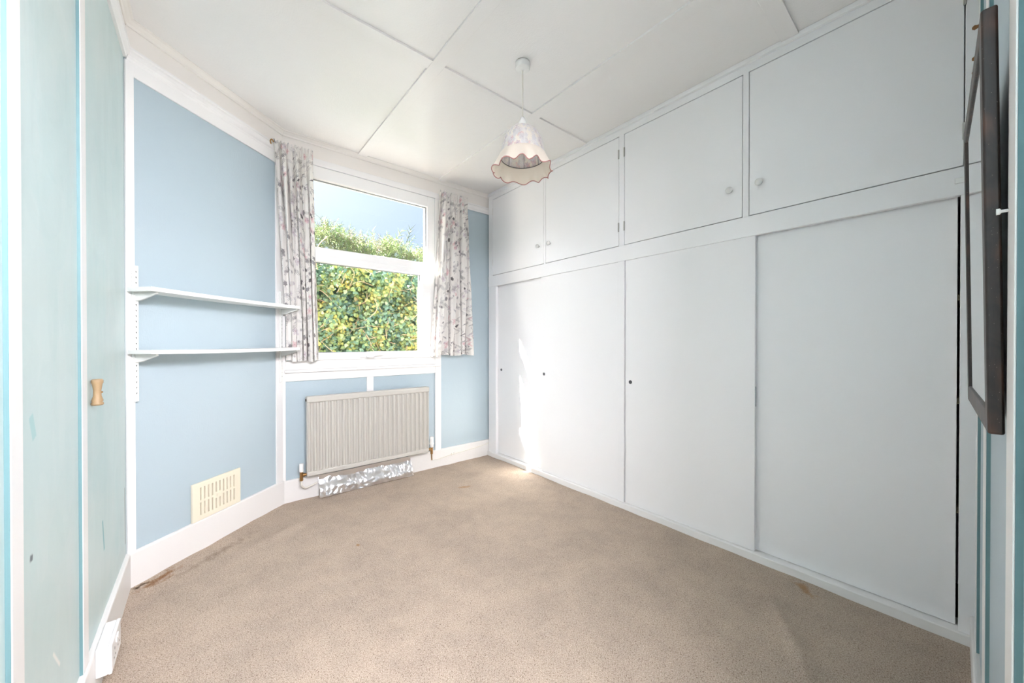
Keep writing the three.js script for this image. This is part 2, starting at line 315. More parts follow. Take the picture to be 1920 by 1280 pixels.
run('trim_4', railProfile(1.4, 2.325, PICT), M.white, [2.1, 0, ZF], Math.PI, 'white picture rail on the front wall');
run('trim_5', railProfile(1.74, 2.47, CORN), M.cream, [0.39, 0, ZW + 0.004], 0, 'ceiling moulding over the window wall');
run('trim_6', railProfile(SEND, 2.47, CORN), M.cream, [AW[0] + 0.0026, 0, AW[2] + 0.003], TURN, 'ceiling moulding over the angled wall');
run('trim_7', railProfile(2.30, 2.47, CORN), M.cream, [XL + 0.004, 0, -0.02], Math.PI / 2, 'ceiling moulding over the mint wall');

{ // hall behind the camera, with an added light panel that fills the room
  const hallWall = paint('#f1efe9', 0.7, rollerBump);
  struct(mesh('wall_hall', join([box(-0.9, -0.8, -0.03, 2.52, 0.15, 2.1), box(1.55, 1.65, -0.03, 2.52, 0.15, 2.1), box(-0.9, 1.65, -0.03, 2.52, 2.0, 2.1), box(-0.9, -0.45, -0.03, 2.52, 0.05, 0.15)]), hallWall), 'white hall walls behind the doorway');
  struct(mesh('wall_hall_partition', box(-0.8, 1.55, -0.03, 1.82, 0.97, 1.03), hallWall), 'white hall partition below the added fanlight');
  const lamp = thing('added_fill_panel', 'added unseen fanlight in the hall facing the doorway, bright with daylight', 'fill_panel', [0.2, 0, 1.0]);  // added, unseen: glowing panel put in to brighten the room
  mesh('fill_panel_frame', join([box(-0.85, -0.80, 1.82, 2.48, -0.03, 0.03, 0.005), box(0.80, 0.85, 1.82, 2.48, -0.03, 0.03, 0.005), box(-0.80, 0.80, 2.43, 2.48, -0.03, 0.03, 0.005), box(-0.80, 0.80, 1.82, 1.87, -0.03, 0.03, 0.005)]), M.plastic, lamp);
  mesh('added_glow_pane', box(-0.80, 0.80, 1.87, 2.43, 0, 0.01), new THREE.MeshStandardMaterial({ color: 0xffffff, emissive: new THREE.Color(1, 0.985, 1), emissiveIntensity: 1, roughness: 0.5 }), lamp);
  const l = new THREE.RectAreaLight(new THREE.Color(1.03, 0.98, 1.05), 38, 1.6, 0.56); l.name = 'added_fill_light'; l.position.set(0, 2.15, -0.012); lamp.add(l);  // added fill light, most of the room's brightness
}

// ---------------------------------------------------------------- window
{
  const w = structGroup('window_1', 'white plastic window with a fixed top light and an opening lower sash');
  const zf = ZW + 0.004, zb = ZW - 0.06, b = (n, a, c, d, e, z0 = zb, z1 = zf, m = M.plastic, p = w) => mesh(n, box(a, c, d, e, z0, z1, 0.005), m, p);
  b('frame_stile', 0.43, 0.50, 0.93, 2.33); b('frame_stile', 1.461, 1.53, 0.93, 2.33);
  b('frame_head', 0.498, 1.463, 2.242, 2.33); b('frame_transom', 0.498, 1.463, 1.69, 1.76); b('frame_cill', 0.498, 1.463, 0.93, 0.972);
  const sash = new THREE.Group(); sash.name = 'opening_sash'; w.add(sash);
  const s = (n, a, c, d, e) => b(n, a, c, d, e, zb + 0.005, zf + 0.016, M.plastic, sash);
  s('sash_stile', 0.47, 0.553, 0.955, 1.703); s('sash_stile', 1.401, 1.484, 0.955, 1.703); s('sash_rail', 0.551, 1.403, 1.654, 1.703); s('sash_rail', 0.551, 1.403, 0.955, 1.006);
  mesh('pane', box(0.553, 1.401, 1.006, 1.654, ZW - 0.032, ZW - 0.028), M.pane, sash);
  mesh('pane', box(0.50, 1.461, 1.76, 2.242, ZW - 0.032, ZW - 0.028), M.pane, w);
  const gk = (x0, x1, y0, y1, p) => mesh('gasket', join([box(x0, x1, y0, y0 + 0.004, ZW - 0.034, ZW - 0.02), box(x0, x1, y1 - 0.004, y1, ZW - 0.034, ZW - 0.02), box(x0, x0 + 0.004, y0, y1, ZW - 0.034, ZW - 0.02), box(x1 - 0.004, x1, y0, y1, ZW - 0.034, ZW - 0.02)]), M.gasket, p);
  gk(0.553, 1.401, 1.006, 1.654, sash); gk(0.50, 1.461, 1.76, 2.242, w);
  const hd = mesh('handle', join([box(0.895, 0.985, 0.966, 0.99, zf + 0.016, zf + 0.03, 0.005), tube([[0.94, 0.978, zf + 0.028], [0.944, 0.972, zf + 0.05], [0.97, 0.972, zf + 0.055], [1.0, 0.985, zf + 0.052], [1.06, 0.99, zf + 0.05]], 0.008, 24, 8)]), M.plastic, sash);
  tag(hd, 'white lever handle');
  b('window_board', 0.411, 1.53, 0.893, 0.955, ZW - 0.05, ZW + 0.010, M.white);
  b('sill', 0.402, 1.578, 0.874, 0.893, ZW - 0.01, ZW + 0.03, M.white);
}

// ---------------------------------------------------------------- fitted cupboards
{
  const W = thing('fitted_wardrobe', 'white built-in wardrobe wall with four sliding doors below four hinged cupboards', 'wardrobe', [XC, 0, 0]);
  const part = (n, z0, z1, y0, y1, x0, x1, m = M.doorWhite, p = W, r = 0.002) => mesh(n, box(x0, x1, y0, y1, z0, z1, r), m, p);
  part('end_stile', -2.884, -2.77, 0.0, 1.613, 0, 0.03); part('end_stile', -2.884, -2.8205, 1.613, 2.44, 0, 0.03);
  part('end_stile', 0.008, 0.05, 0.0, 1.613, 0, 0.06); part('end_stile', 0.0165, 0.05, 1.613, 2.44, 0, 0.03);
  part('middle_rail', -2.884, 0.05, 1.613, 1.7145, -0.002, 0.022); part('top_rail', -2.884, 0.05, 2.438, 2.49, 0, 0.03);
  part('cornice_strip', -2.884, 0.05, 2.476, 2.4995, -0.016, 0.002);
  part('middle_post', -1.432, -1.384, 0.035, 1.613, -0.002, 0.022);
  for (const [a, b] of [[-2.1315, -2.1115], [-1.4255, -1.3865], [-0.6965, -0.6695]]) part('upper_stile', a, b, 1.71, 2.44, 0, 0.03);
  part('plinth', -2.884, 0.05, -0.01, 0.034, -0.014, 0.10, M.white, W, 0.004);
  part('side_panel', -2.884, -2.866, 0.0, 2.49, 0.03, 0.55, M.white); part('side_panel', 0.032, 0.05, 0.0, 2.49, 0.06, 0.55, M.white);
  part('middle_floor', -2.866, 0.032, 1.63, 1.65, 0.06, 0.55, M.white);
  for (const y of [0.437, 0.848, 1.237]) part('shelf', -1.38, 0.03, y, y + 0.024, 0.075, 0.52, M.chip);
  // hinged upper doors
  const ups = [[-2.818, -2.134, 'r'], [-2.109, -1.428, 'l'], [-1.384, -0.699, 'r'], [-0.667, 0.014, 'l']];
  const knobG = lathe([[0.0, 0.0], [0.008, 0.0], [0.007, 0.010], [0.010, 0.013], [0.0155, 0.016], [0.017, 0.021], [0.0155, 0.026], [0.010, 0.029], [0, 0.030]], 14); knobG.rotateZ(Math.PI / 2);
  const hingeG = join([box(-0.006, 0.001, -0.03, 0.03, -0.004, 0.004, 0.002)]);
  for (const [z0, z1, side] of ups) {
    const d = part('cupboard_door', z0, z1, 1.7185, 2.435, 0.001, 0.02, M.doorWhite, W, 0.0025);
    const k = mesh('knob', knobG, M.clear, d); k.position.set(0.001, 1.866, side === 'r' ? z1 - 0.054 : z0 + 0.047); tag(k, 'clear plastic knob');
    for (const y of [1.84, 2.32]) { const h = mesh('hinge', hingeG, side === 'r' && z0 < -2 ? M.white : M.hinge, d); h.position.set(0, y, side === 'r' ? z0 - 0.001 : z1 + 0.001); }
  }
  // sliding doors: 2 and 3 run in front of 1 and 4
  const pullG = lathe([[0, 0.0004], [0.0072, 0.0004], [0.0085, 0.0016], [0.0105, 0.0018], [0.0118, 0.0008], [0.0118, -0.001]], 20); pullG.rotateZ(Math.PI / 2);
  const slides = [[-2.775, -2.10, 0.032, -2.727], [-2.166, -1.433, 0.006, -2.133], [-1.380, -0.641, 0.006, -1.342], [-0.70, 0.0015, 0.032, null]];
  for (const [z0, z1, x0, pull] of slides) {
    const d = part('sliding_door', z0, z1, 0.036, 1.64, x0, x0 + 0.018, M.doorWhite, W, 0.0015);
    if (pull !== null) { const q = mesh('finger_pull', pullG, M.steel, d); q.position.set(x0 - 0.0008, 0.825, pull); tag(q, 'small round metal finger pull'); }
  }
  const e = mesh('edge_pull', box(0.012, 0.019, 0.76, 0.86, -0.642, -0.638, 0.0015), M.chrome, W); tag(e, 'narrow edge pull');
  part('catch', -0.006, -0.03 + 0.05, 1.655, 1.675, -0.008, 0, M.plastic);
}

// ---------------------------------------------------------------- curtains
function curtain(o) {
  const nu = 220, nv = 90, pos = [], uv = [], idx = [];
  const zat = (u, v) => { // folds: tight at the heading, broader below
    const w = Math.min(1, v / 0.16), drift = 0.10 * Math.sin(v * 2.3 + o.ph) + 0.04 * Math.sin(v * 6 + u * 3);
    const a = 2 * Math.sqrt(Math.abs(Math.sin(0.5 * (TAU * (o.n * u + drift * 1.5) + o.ph)))) - 1.3, b = Math.sin(TAU * (o.n * 0.53 * u + drift * 2.5 + 0.2 * v) + 1.3 + o.ph), t = Math.sin(TAU * o.n * 1.9 * u);
    return (1 - w) * (0.008 * t + 0.007 * a) + w * o.amp(u, v) * (0.62 * a + 0.46 * b + 0.16 * Math.sin(TAU * o.n * 2.1 * u + 5 * v));
  };
  for (let j = 0; j <= nv; j++) {
    const v = j / nv; let s = 0, px, pz;
    for (let i = 0; i <= nu; i++) {
      const u = i / nu, e = o.edges(v), sk = 0.008 * Math.cos(TAU * (o.n * u) + o.ph + 1) * Math.min(1, v * 5);
      const x = e[0] + (e[1] - e[0]) * u + sk * (u > 0.03 && u < 0.97 ? 1 : 0.3), z = o.z(u, v) + zat(u, v);
      const y = o.y1 + (o.y0 - o.y1) * v + (v < 0.02 ? 0.006 * Math.sin(TAU * o.n * 1.9 * u + 1) : 0) + (v > 0.98 ? 0.006 * Math.sin(u * 14 + o.ph) : 0);
      if (i) s += Math.hypot(x - px, z - pz); px = x; pz = z;
      pos.push(x, y, z); uv.push(s * 1.25 + o.ph, y);
    }
  }
  for (let j = 0; j < nv; j++) for (let i = 0; i < nu; i++) { const a = j * (nu + 1) + i, b = a + nu + 1; idx.push(a, b, a + 1, b, b + 1, a + 1); }
  const g = new THREE.BufferGeometry(); g.setAttribute('position', new THREE.Float32BufferAttribute(pos, 3)); g.setAttribute('uv', new THREE.Float32BufferAttribute(uv, 2)); g.setIndex(idx); g.computeVertexNormals();
  return g;
}
const mixf = (a, b, t) => a + (b - a) * Math.max(0, Math.min(1, t));
{
  const c = thing('curtain', 'gathered floral curtain beside the angled wall, its hem tucked behind the shelf ends', 'curtain', [0, 0, 0], 0, 'short floral curtains at the window');
  mesh('cloth', curtain({ n: 6, ph: 0.4, y1: 2.385, y0: 0.955, edges: (v) => [mixf(0.335, 0.408, v * 1.25), mixf(0.563, 0.603, v)], z: (u, v) => mixf(-2.812, mixf(-2.850, -2.832, u * 1.6), (v - 0.25) / 0.45), amp: (u, v) => mixf(0.040, mixf(0.014, 0.042, u * 1.4), (v - 0.3) / 0.4) }), M.curtain, c);
  const h = mesh('heading_tape', box(0.35, 0.56, 2.345, 2.366, -2.862, -2.845, 0.002), M.cable, c);
  const hook = mesh('curtain_hook', tube([[0.322, 2.35, -2.80], [0.318, 2.365, -2.79], [0.325, 2.372, -2.782], [0.335, 2.36, -2.79]], 0.004, 16, 6), M.brass, c); tag(hook, 'small brass curtain hook');
  const c2 = thing('curtain', 'gathered floral curtain next to the cupboards, sunlit along its inner edge', 'curtain', [0, 0, 0], 0, 'short floral curtains at the window');
  mesh('cloth', curtain({ n: 6.5, ph: 3.6, y1: 2.385, y0: 0.968, edges: (v) => [mixf(1.545, 1.462, v * 1.05), mixf(1.825, 1.885, v)], z: () => -2.832, amp: () => 0.046 }), M.curtain, c2);
  mesh('heading_tape', box(1.56, 1.82, 2.345, 2.366, -2.872, -2.858, 0.002), M.cable, c2);
}

// ---------------------------------------------------------------- radiator, valves, pipes, foil
{
  const R = thing('radiator', 'cream ribbed panel radiator hanging under the window', 'radiator', [0, 0, 0]);
  const x0 = 0.522, x1 = 1.428, y0 = 0.168, y1 = 0.712, zf = -2.80, n = 24;
  const pos = [], idx = [], prof = [], m = 12;               // pressed flutes
  const ys = [[y0 + 0.028, 0], [y0 + 0.045, 1], [y1 - 0.052, 1], [y1 - 0.038, 0]];
  const xs = []; for (let i = 0; i <= n * m; i++) { const t = i / (n * m), f = (i % m) / m, k = f < 0.28 ? 1 : f < 0.5 ? 1 - (f - 0.28) / 0.22 : f < 0.78 ? 0 : (f - 0.78) / 0.22; xs.push([x0 + 0.008 + (x1 - x0 - 0.016) * t, 0.015 * (k * k * (3 - 2 * k))]); }
  for (const [y, k] of ys) for (const [x, q] of xs) pos.push(x, y, zf - 0.015 + (k ? q : 0.002));
  const W = xs.length; for (let j = 0; j < 3; j++) for (let i = 0; i < W - 1; i++) { const a = j * W + i, b = a + W; idx.push(a, a + 1, b, a + 1, b + 1, b); }
  const g = new THREE.BufferGeometry(); g.setAttribute('position', new THREE.Float32BufferAttribute(pos, 3)); g.setIndex(idx); g.computeVertexNormals();
  mesh('ribbed_panel', g, M.rad, R);
  mesh('panel_body', join([box(x0, x1, y0, y1 - 0.03, zf - 0.05, zf - 0.017, 0.008), box(x0, x1, y0 - 0.0, y0 + 0.03, zf - 0.03, zf - 0.004, 0.006), box(x0, x0 + 0.01, y0, y1 - 0.02, zf - 0.03, zf - 0.006, 0.004), box(x1 - 0.01, x1, y0, y1 - 0.02, zf - 0.03, zf - 0.006, 0.004)]), M.rad, R);
  mesh('top_casing', box(x0 - 0.002, x1 + 0.002, y1 - 0.042, y1, zf - 0.055, zf + 0.001, 0.008), M.rad, R);
  mesh('bleed_plug', box(x0 - 0.006, x0 + 0.002, y1 - 0.032, y1 - 0.014, zf - 0.022, zf - 0.008, 0.002), M.dark, R);
  for (const x of [0.64, 1.31]) mesh('bracket', box(x, x + 0.03, 0.2, 0.66, ZW + 0.001, zf - 0.05), M.rad, R);
  const lv = mesh('valve', join([tube([[0.522, 0.183, -2.825], [0.49, 0.183, -2.825]], 0.009, 2, 12), tube([[0.492, 0.145, -2.825], [0.492, 0.205, -2.825]], 0.0105, 2, 12), tube([[0.500, 0.183, -2.825], [0.512, 0.183, -2.825]], 0.0135, 2, 6)]), M.brass, R); tag(lv, 'brass lockshield valve');
  const cap = lathe([[0, 0.262], [0.0115, 0.262], [0.013, 0.258], [0.013, 0.208], [0.010, 0.204], [0, 0.204]], 16); cap.translate(0.492, 0, -2.825); mesh('valve_cap', cap, M.plastic, lv);
  const rv = mesh('valve', join([tube([[1.428, 0.183, -2.825], [1.462, 0.183, -2.825]], 0.009, 2, 12), tube([[1.462, 0.14, -2.825], [1.462, 0.195, -2.825]], 0.0105, 2, 12), tube([[1.440, 0.183, -2.825], [1.452, 0.183, -2.825]], 0.0135, 2, 6)]), M.brass, R); tag(rv, 'brass thermostatic valve');
  const ribs = [[0, 0.285], [0.013, 0.285], [0.016, 0.280], [0.017, 0.235], [0.0195, 0.232], [0.0195, 0.222], [0.015, 0.219], [0.015, 0.198], [0.0, 0.198]];
  const tr = lathe(ribs, 18); tr.translate(1.462, 0, -2.825); const trm = mesh('valve_head', tr, M.plastic, rv); trm.name = 'valve_head';
  mesh('pipe', tube([[0.492, 0.15, -2.825], [0.494, 0.115, -2.828], [0.52, 0.085, -2.845], [0.56, 0.086, -2.862], [0.597, 0.095, -2.872]], 0.0055, 30, 8), M.cable, R);
  mesh('pipe', tube([[1.462, 0.145, -2.825], [1.472, 0.11, -2.845], [1.486, 0.075, -2.868]], 0.0055, 16, 8), M.brass, R);
}
{ // foil-faced insulation strip leaning on the skirting under the radiator
  const nu = 120, nv = 26, pos = [], uv = [], idx = [];
  for (let j = 0; j <= nv; j++) for (let i = 0; i <= nu; i++) {
    const u = i / nu, v = j / nv, x = 0.602 + 0.69 * u;
    const crease = Math.abs(n2(u * 9 + 3, v * 1.6)) * 0.007 + Math.abs(n2(u * 26, v * 4 + 9)) * 0.0022, roll = 0.012 * Math.sin(Math.PI * 1.7 * v) + 0.005 * n2(u * 3, v * 2);
    pos.push(x + 0.004 * n2(v * 6, u > 0.5 ? 3 : 8), 0.0 + 0.152 * v + 0.004 * n2(u * 9, 5) * v, -2.862 + 0.045 * Math.pow(1 - v, 1.6) + roll + crease); uv.push(u, v);
  }
  for (let j = 0; j < nv; j++) for (let i = 0; i < nu; i++) { const a = j * (nu + 1) + i, b = a + nu + 1; idx.push(a, a + 1, b, a + 1, b + 1, b); }
  const g = new THREE.BufferGeometry(); g.setAttribute('position', new THREE.Float32BufferAttribute(pos, 3)); g.setAttribute('uv', new THREE.Float32BufferAttribute(uv, 2)); g.setIndex(idx); g.computeVertexNormals();
  const f = thing('foil_insulation_strip', 'crumpled silver foil insulation strip standing under the radiator', 'foil strip');
  mesh('foil_face', g, M.foil, f);
  mesh('foam_core', box(0.606, 1.288, 0.0, 0.148, -2.882, -2.862, 0.004), M.foil, f);
}
tag(mesh('cable', join([tube([[1.486, 0.072, -2.881], [1.56, 0.066, -2.882], [1.66, 0.078, -2.882], [1.80, 0.086, -2.882], [1.98, 0.098, -2.882], [2.098, 0.112, -2.882]], 0.0035, 50, 6), box(1.685, 1.69, 0.072, 0.09, -2.886, -2.877), box(1.71, 1.715, 0.074, 0.092, -2.886, -2.877)]), M.cable), 'thin white cable clipped along the skirting right of the radiator', 'cable');

// ---------------------------------------------------------------- shelves on the angled wall
function local(s, y, z) { return V(AW[0] + Math.cos(TURN) * s + Math.sin(TURN) * z, y, AW[2] - Math.sin(TURN) * s + Math.cos(TURN) * z); }
const slotHoles = []; for (let k = 0; k < 23; k++) { const y = 0.030 + k * 0.0245; slotHoles.push([[-0.0035, y + 0.010], [0.0035, y + 0.010], [0, y]]); }
const uprightG = join([(() => { const g = plate(-0.0085, 0.0085, 0, 0.603, slotHoles, 0.0015); g.translate(0, 0, 0.014); return g; })(), box(-0.0085, -0.007, 0, 0.603, 0, 0.0135), box(0.007, 0.0085, 0, 0.603, 0, 0.0135)]);
for (const [s, z, label] of [[0.0225, 0.01, 'slotted white shelf upright beside the mint wall'], [0.848, 0.01, 'slotted white shelf upright beside the floral curtain']]) {
  const p = local(s, 0.818, z), u = thing('shelf_upright', label, 'shelf upright', p.toArray(), TURN, 'slotted shelf uprights');
  mesh('channel', uprightG, M.shelf, u);
  mesh('channel_back', box(-0.0085, 0.0085, 0, 0.603, 0, 0.001), M.dust, u);
}
for (const [y, sag, label] of [[1.303, 0.004, 'upper white shelf on slotted uprights, spanning the angled wall'], [1.030, 0.004, 'lower white shelf on slotted uprights, spanning the angled wall']]) {
  const p = local(0, y, 0.026), sh = thing('wall_shelf', label, 'shelf', p.toArray(), TURN, 'white shelves on the angled wall');
  const g = new RoundedBoxGeometry(0.867, 0.018, 0.126, 3, 0.002); g.translate(0.4215, 0.009, 0.063);
  const b = new THREE.BoxGeometry(0.867, 0.018, 0.126, 24, 1, 1); b.translate(0.4215, 0.009, 0.063);
  const q = b.attributes.position; for (let i = 0; i < q.count; i++) { const t = (q.getX(i) - 0.4215) / 0.4335; q.setY(i, q.getY(i) - sag * (1 - t * t)); } b.computeVertexNormals();
  mesh('shelf_board', metres(b), M.shelf, sh);
  for (const s of [0.0225, 0.848]) {
    const tri = new THREE.Shape([[0, 0], [0.11, 0], [0.112, -0.006], [0.03, -0.032], [0, -0.036]].map((a) => new THREE.Vector2(...a)));
    const bg = new THREE.ExtrudeGeometry(tri, { depth: 0.008, bevelEnabled: true, bevelSize: 0.001, bevelThickness: 0.001, bevelSegments: 1 }); bg.rotateY(-Math.PI / 2); bg.translate(s + 0.004, -0.002, -0.001);
    mesh('bracket', bg, M.shelf, sh);
  }
}
{ // air vent near the floor
  const v = thing('air_vent', 'cream slotted air vent low on the angled wall', 'vent', local(0.272, 0.152, 0).toArray(), TURN);
  const holes = [];
  for (let k = 0; k < 10; k++) { const x = 0.036 + k * 0.0212, mid = k === 4 || k === 5; holes.push(rect(x, x + 0.0105, mid ? 0.112 : 0.101, 0.170), rect(x, x + 0.0105, 0.024, mid ? 0.080 : 0.092)); }
  const g = plate(0, 0.272, 0, 0.194, holes, 0.010, 0.0015); g.translate(0, 0, 0.0135); mesh('louvre_plate', g, M.ventCream, v);
  mesh('centre_boss', box(0.128, 0.146, 0.088, 0.104, 0.013, 0.017, 0.002), M.ventCream, v);
  mesh('mesh_backing', box(0.02, 0.252, 0.015, 0.18, 0.0005, 0.0025), M.ventShade, v);
  for (let k = 0; k < 10; k++) { const x = 0.036 + k * 0.0212; mesh('slider_bar', box(x + 0.006, x + 0.011, 0.02, 0.174, 0.0022, 0.0035), M.dark, v); }
}
{ // double socket on the mint wall's skirting
  const s = thing('wall_socket', 'white double socket box on the skirting of the mint wall', 'socket', [XL + 0.015, 0.068, -1.645]);
  mesh('back_box', box(0, 0.026, 0, 0.086, -0.147, 0, 0.003), M.plastic, s);
  const f = mesh('face_plate', box(0.026, 0.035, -0.001, 0.087, -0.148, 0.001, 0.003), M.plastic, s);
  for (const z of [-0.042, -0.108]) mesh('pin_slots', join([box(0.0345, 0.0353, 0.048, 0.056, z - 0.002, z + 0.002), box(0.0345, 0.0353, 0.026, 0.030, z - 0.014, z - 0.008), box(0.0345, 0.0353, 0.026, 0.030, z + 0.008, z + 0.014)]), M.dark, f);
  for (const z of [-0.066, -0.086]) mesh('rocker_switch', box(0.034, 0.038, 0.056, 0.074, z - 0.005, z + 0.005, 0.0015), M.plastic, f);
}
{ // turned wooden pull on the mint wall
  const h = thing('wooden_pull', 'turned pale wooden bobbin handle on the mint wall', 'handle', [XL + 0.0142, 0.926, -1.70]);
  const g = lathe([[0, -0.044], [0.0125, -0.044], [0.015, -0.041], [0.015, -0.035], [0.0125, -0.033], [0.0145, -0.028], [0.010, -0.012], [0.0095, 0.006], [0.0125, 0.028], [0.0145, 0.032], [0.0145, 0.040], [0.012, 0.044], [0, 0.044]], 24); g.scale(0.92, 0.92, 0.92); mesh('bobbin', g, M.paleWood, h);
  mesh('screw_head', new THREE.SphereGeometry(0.003, 10, 6).translate(0.0095, 0, 0), M.brass, h);
}

// ---------------------------------------------------------------- pendant lamp
{
  const L = thing('pendant_lamp', 'hanging ceiling lamp with a domed floral fabric shade and a pink-edged frill', 'lamp', [1.242, 0, -1.413]);
  mesh('ceiling_rose', lathe([[0, 2.5], [0.037, 2.5], [0.038, 2.490], [0.037, 2.472], [0.032, 2.468], [0.010, 2.467], [0.006, 2.461], [0, 2.461]], 32), M.plastic, L);
  mesh('cord', tube([[0, 2.465, 0], [0.0005, 2.35, 0], [0, 2.215, 0]], 0.0032, 12, 8), M.cable, L);
  mesh('lamp_holder', lathe([[0, 2.224], [0.008, 2.224], [0.012, 2.212], [0.017, 2.206], [0.019, 2.19], [0.020, 2.165], [0.015, 2.13], [0, 2.13]], 20), M.plastic, L);
  const bulb = lathe([[0, 2.13], [0.013, 2.13], [0.014, 2.115], [0.026, 2.09], [0.030, 2.07], [0.026, 2.05], [0.014, 2.042], [0, 2.04]], 20); mesh('bulb', bulb, M.plastic, L);
  const fab = floralCanvas(768, 768, '#f6efe4', 0.26); fab.repeat.set(2, 0.5);
  const shadeM = new THREE.MeshPhysicalMaterial({ map: fab, roughness: 0.95, transmission: 0.35, thickness: 0, side: THREE.DoubleSide });
  const frillM = new THREE.MeshPhysicalMaterial({ color: new THREE.Color('#f3e9dc'), roughness: 0.95, transmission: 0.35, thickness: 0, side: THREE.DoubleSide });
  const pinkM = new THREE.MeshStandardMaterial({ color: new THREE.Color('#b9827e'), roughness: 0.9 });
  const dome = lathe([[0.020, 2.172], [0.036, 2.170], [0.060, 2.160], [0.082, 2.140], [0.097, 2.112], [0.106, 2.080], [0.111, 2.048], [0.113, 2.018]], 64);
  { const p = dome.attributes.position; for (let i = 0; i < p.count; i++) { const a = Math.atan2(p.getZ(i), p.getX(i)), r = Math.hypot(p.getX(i), p.getZ(i)), k = 1 + 0.022 * (Math.abs(Math.cos(4 * a)) - 0.6) * Math.min(1, r / 0.08); p.setX(i, p.getX(i) * k); p.setZ(i, p.getZ(i) * k); } dome.computeVertexNormals(); }
  const sh = mesh('lamp_shade', dome, shadeM, L);
  const ribs = []; for (let k = 0; k < 8; k++) { const a = k * TAU / 8; ribs.push(tube([[0.020, 2.171], [0.060, 2.158], [0.095, 2.112], [0.109, 2.06], [0.111, 2.018]].map(([r, y]) => [r * Math.cos(a) * 0.985, y, r * Math.sin(a) * 0.985]), 0.0014, 24, 6)); }
  const ring = new THREE.TorusGeometry(0.110, 0.0018, 8, 64); ring.rotateX(Math.PI / 2); ring.translate(0, 2.018, 0); ribs.push(ring);
  mesh('wire_frame', join(ribs), M.steel, sh);
  // frill
  const fu = 240, fv = 10, pos = [], uv = [], idx = [], rim = [];
  for (let i = 0; i <= fu; i++) for (let j = 0; j <= fv; j++) {
    const a = (i / fu) * TAU, t = j / fv, wv = Math.sin(11 * a + 0.9 * Math.sin(3 * a)) * t * t, w2 = Math.sin(5 * a + 1) * t;
    const r = 0.1135 + 0.036 * Math.pow(t, 0.8) + 0.008 * wv + 0.003 * w2, y = 2.034 - 0.080 * t + 0.009 * Math.sin(11 * a + 0.9 * Math.sin(3 * a) + 1.1) * t * t;
    pos.push(r * Math.cos(a), y, r * Math.sin(a)); uv.push(i / fu * 3, t * 0.2); if (j === fv) rim.push([r * Math.cos(a), y, r * Math.sin(a)]);
  }
  for (let i = 0; i < fu; i++) for (let j = 0; j < fv; j++) { const a = i * (fv + 1) + j, b = a + fv + 1; idx.push(a, b, a + 1, b, b + 1, a + 1); }
  const g = new THREE.BufferGeometry(); g.setAttribute('position', new THREE.Float32BufferAttribute(pos, 3)); g.setAttribute('uv', new THREE.Float32BufferAttribute(uv, 2)); g.setIndex(idx); g.computeVertexNormals();
  const fr = mesh('frill', g, frillM, sh);
  rim.pop();
  const eg = new THREE.TubeGeometry(new THREE.CatmullRomCurve3(rim.map((p) => V(...p)), true), 480, 0.0022, 6, true);
  tag(mesh('frill_edging', eg, pinkM, sh), 'dusky pink edging');
}

// ---------------------------------------------------------------- mirror, pegs and hook on the front wall
{
  const F = thing('framed_mirror', 'dark worn wooden framed mirror hanging tilted on the blue front wall', 'mirror', [0.805, 0.958, ZF - 0.0085]);
  F.rotation.set(-0.0142, 0.024, 0);                              // leans out at the top
  const w = 0.45, h = 0.57, t = 0.0145, b = 0.032;
  const bar = (n, x0, x1, y0, y1) => mesh(n, box(x0, x1, y0, y1, -t, 0, 0.003), M.darkWood, F);
  bar('frame_stile', 0, b, 0, h); bar('frame_stile', w - b, w, 0, h); bar('frame_rail', b - 0.001, w - b + 0.001, 0, b); bar('frame_rail', b - 0.001, w - b + 0.001, h - b, h);
  mesh('mirror_glass', box(b - 0.004, w - b + 0.004, b - 0.004, h - b + 0.004, -t * 0.82, -t * 0.70), new THREE.MeshStandardMaterial({ color: new THREE.Color('#e9ecec'), roughness: 0.02, metalness: 1 }), F);
  mesh('backing', box(0.01, w - 0.01, 0.01, h - 0.01, -t * 0.7, -0.001), M.dark, F);
}
for (const [x, y, tilt, label] of [[1.92, 2.10, 0.0, 'topmost brown wooden peg above the mirror'], [1.92, 2.0, 0, 'brown wooden peg between two other pegs above the mirror'], [1.92, 1.955, 0, 'lowest brown wooden peg above the mirror']]) {
  const g = lathe([[0, 0.014], [0.004, 0.013], [0.0075, 0.008], [0.005, 0.003], [0.005, 0], [0, 0]], 12); g.rotateX(-Math.PI / 2);
  const p = tag(mesh('coat_peg', g, M.brownWood), label, 'peg', 'small pegs above the mirror'); p.position.set(x, y, ZF - 0.008);
}
{
  const g = lathe([[0, 0.010], [0.004, 0.010], [0.004, 0.007], [0.002, 0.006], [0.002, 0], [0, 0]], 12); g.rotateX(-Math.PI / 2);
  const p = tag(mesh('wall_screw', g, M.plastic), 'white painted screw sticking out beside the dark mirror frame', 'screw'); p.position.set(0.785, 1.248, ZF - 0.008);
}

// ---------------------------------------------------------------- outdoors
struct(mesh('ground', box(-9, 10, -0.3, -0.12, -14, -3.1), new THREE.MeshStandardMaterial({ color: new THREE.Color('#b5ab98'), roughness: 0.95 })), 'pale path and ground outside the window');
struct(mesh('roof_eaves', join([box(-3, 5, 2.57, 2.70, -3.3, -3.08), box(-3, 5, 2.62, 2.72, -3.1, 2.2)]), M.plastic), 'roof overhang above the window');
struct(mesh('chimney_stack', box(-0.7, 0.28, -0.12, 4.2, -3.31, -3.12), M.brick), 'brick chimney stack outside the corner');

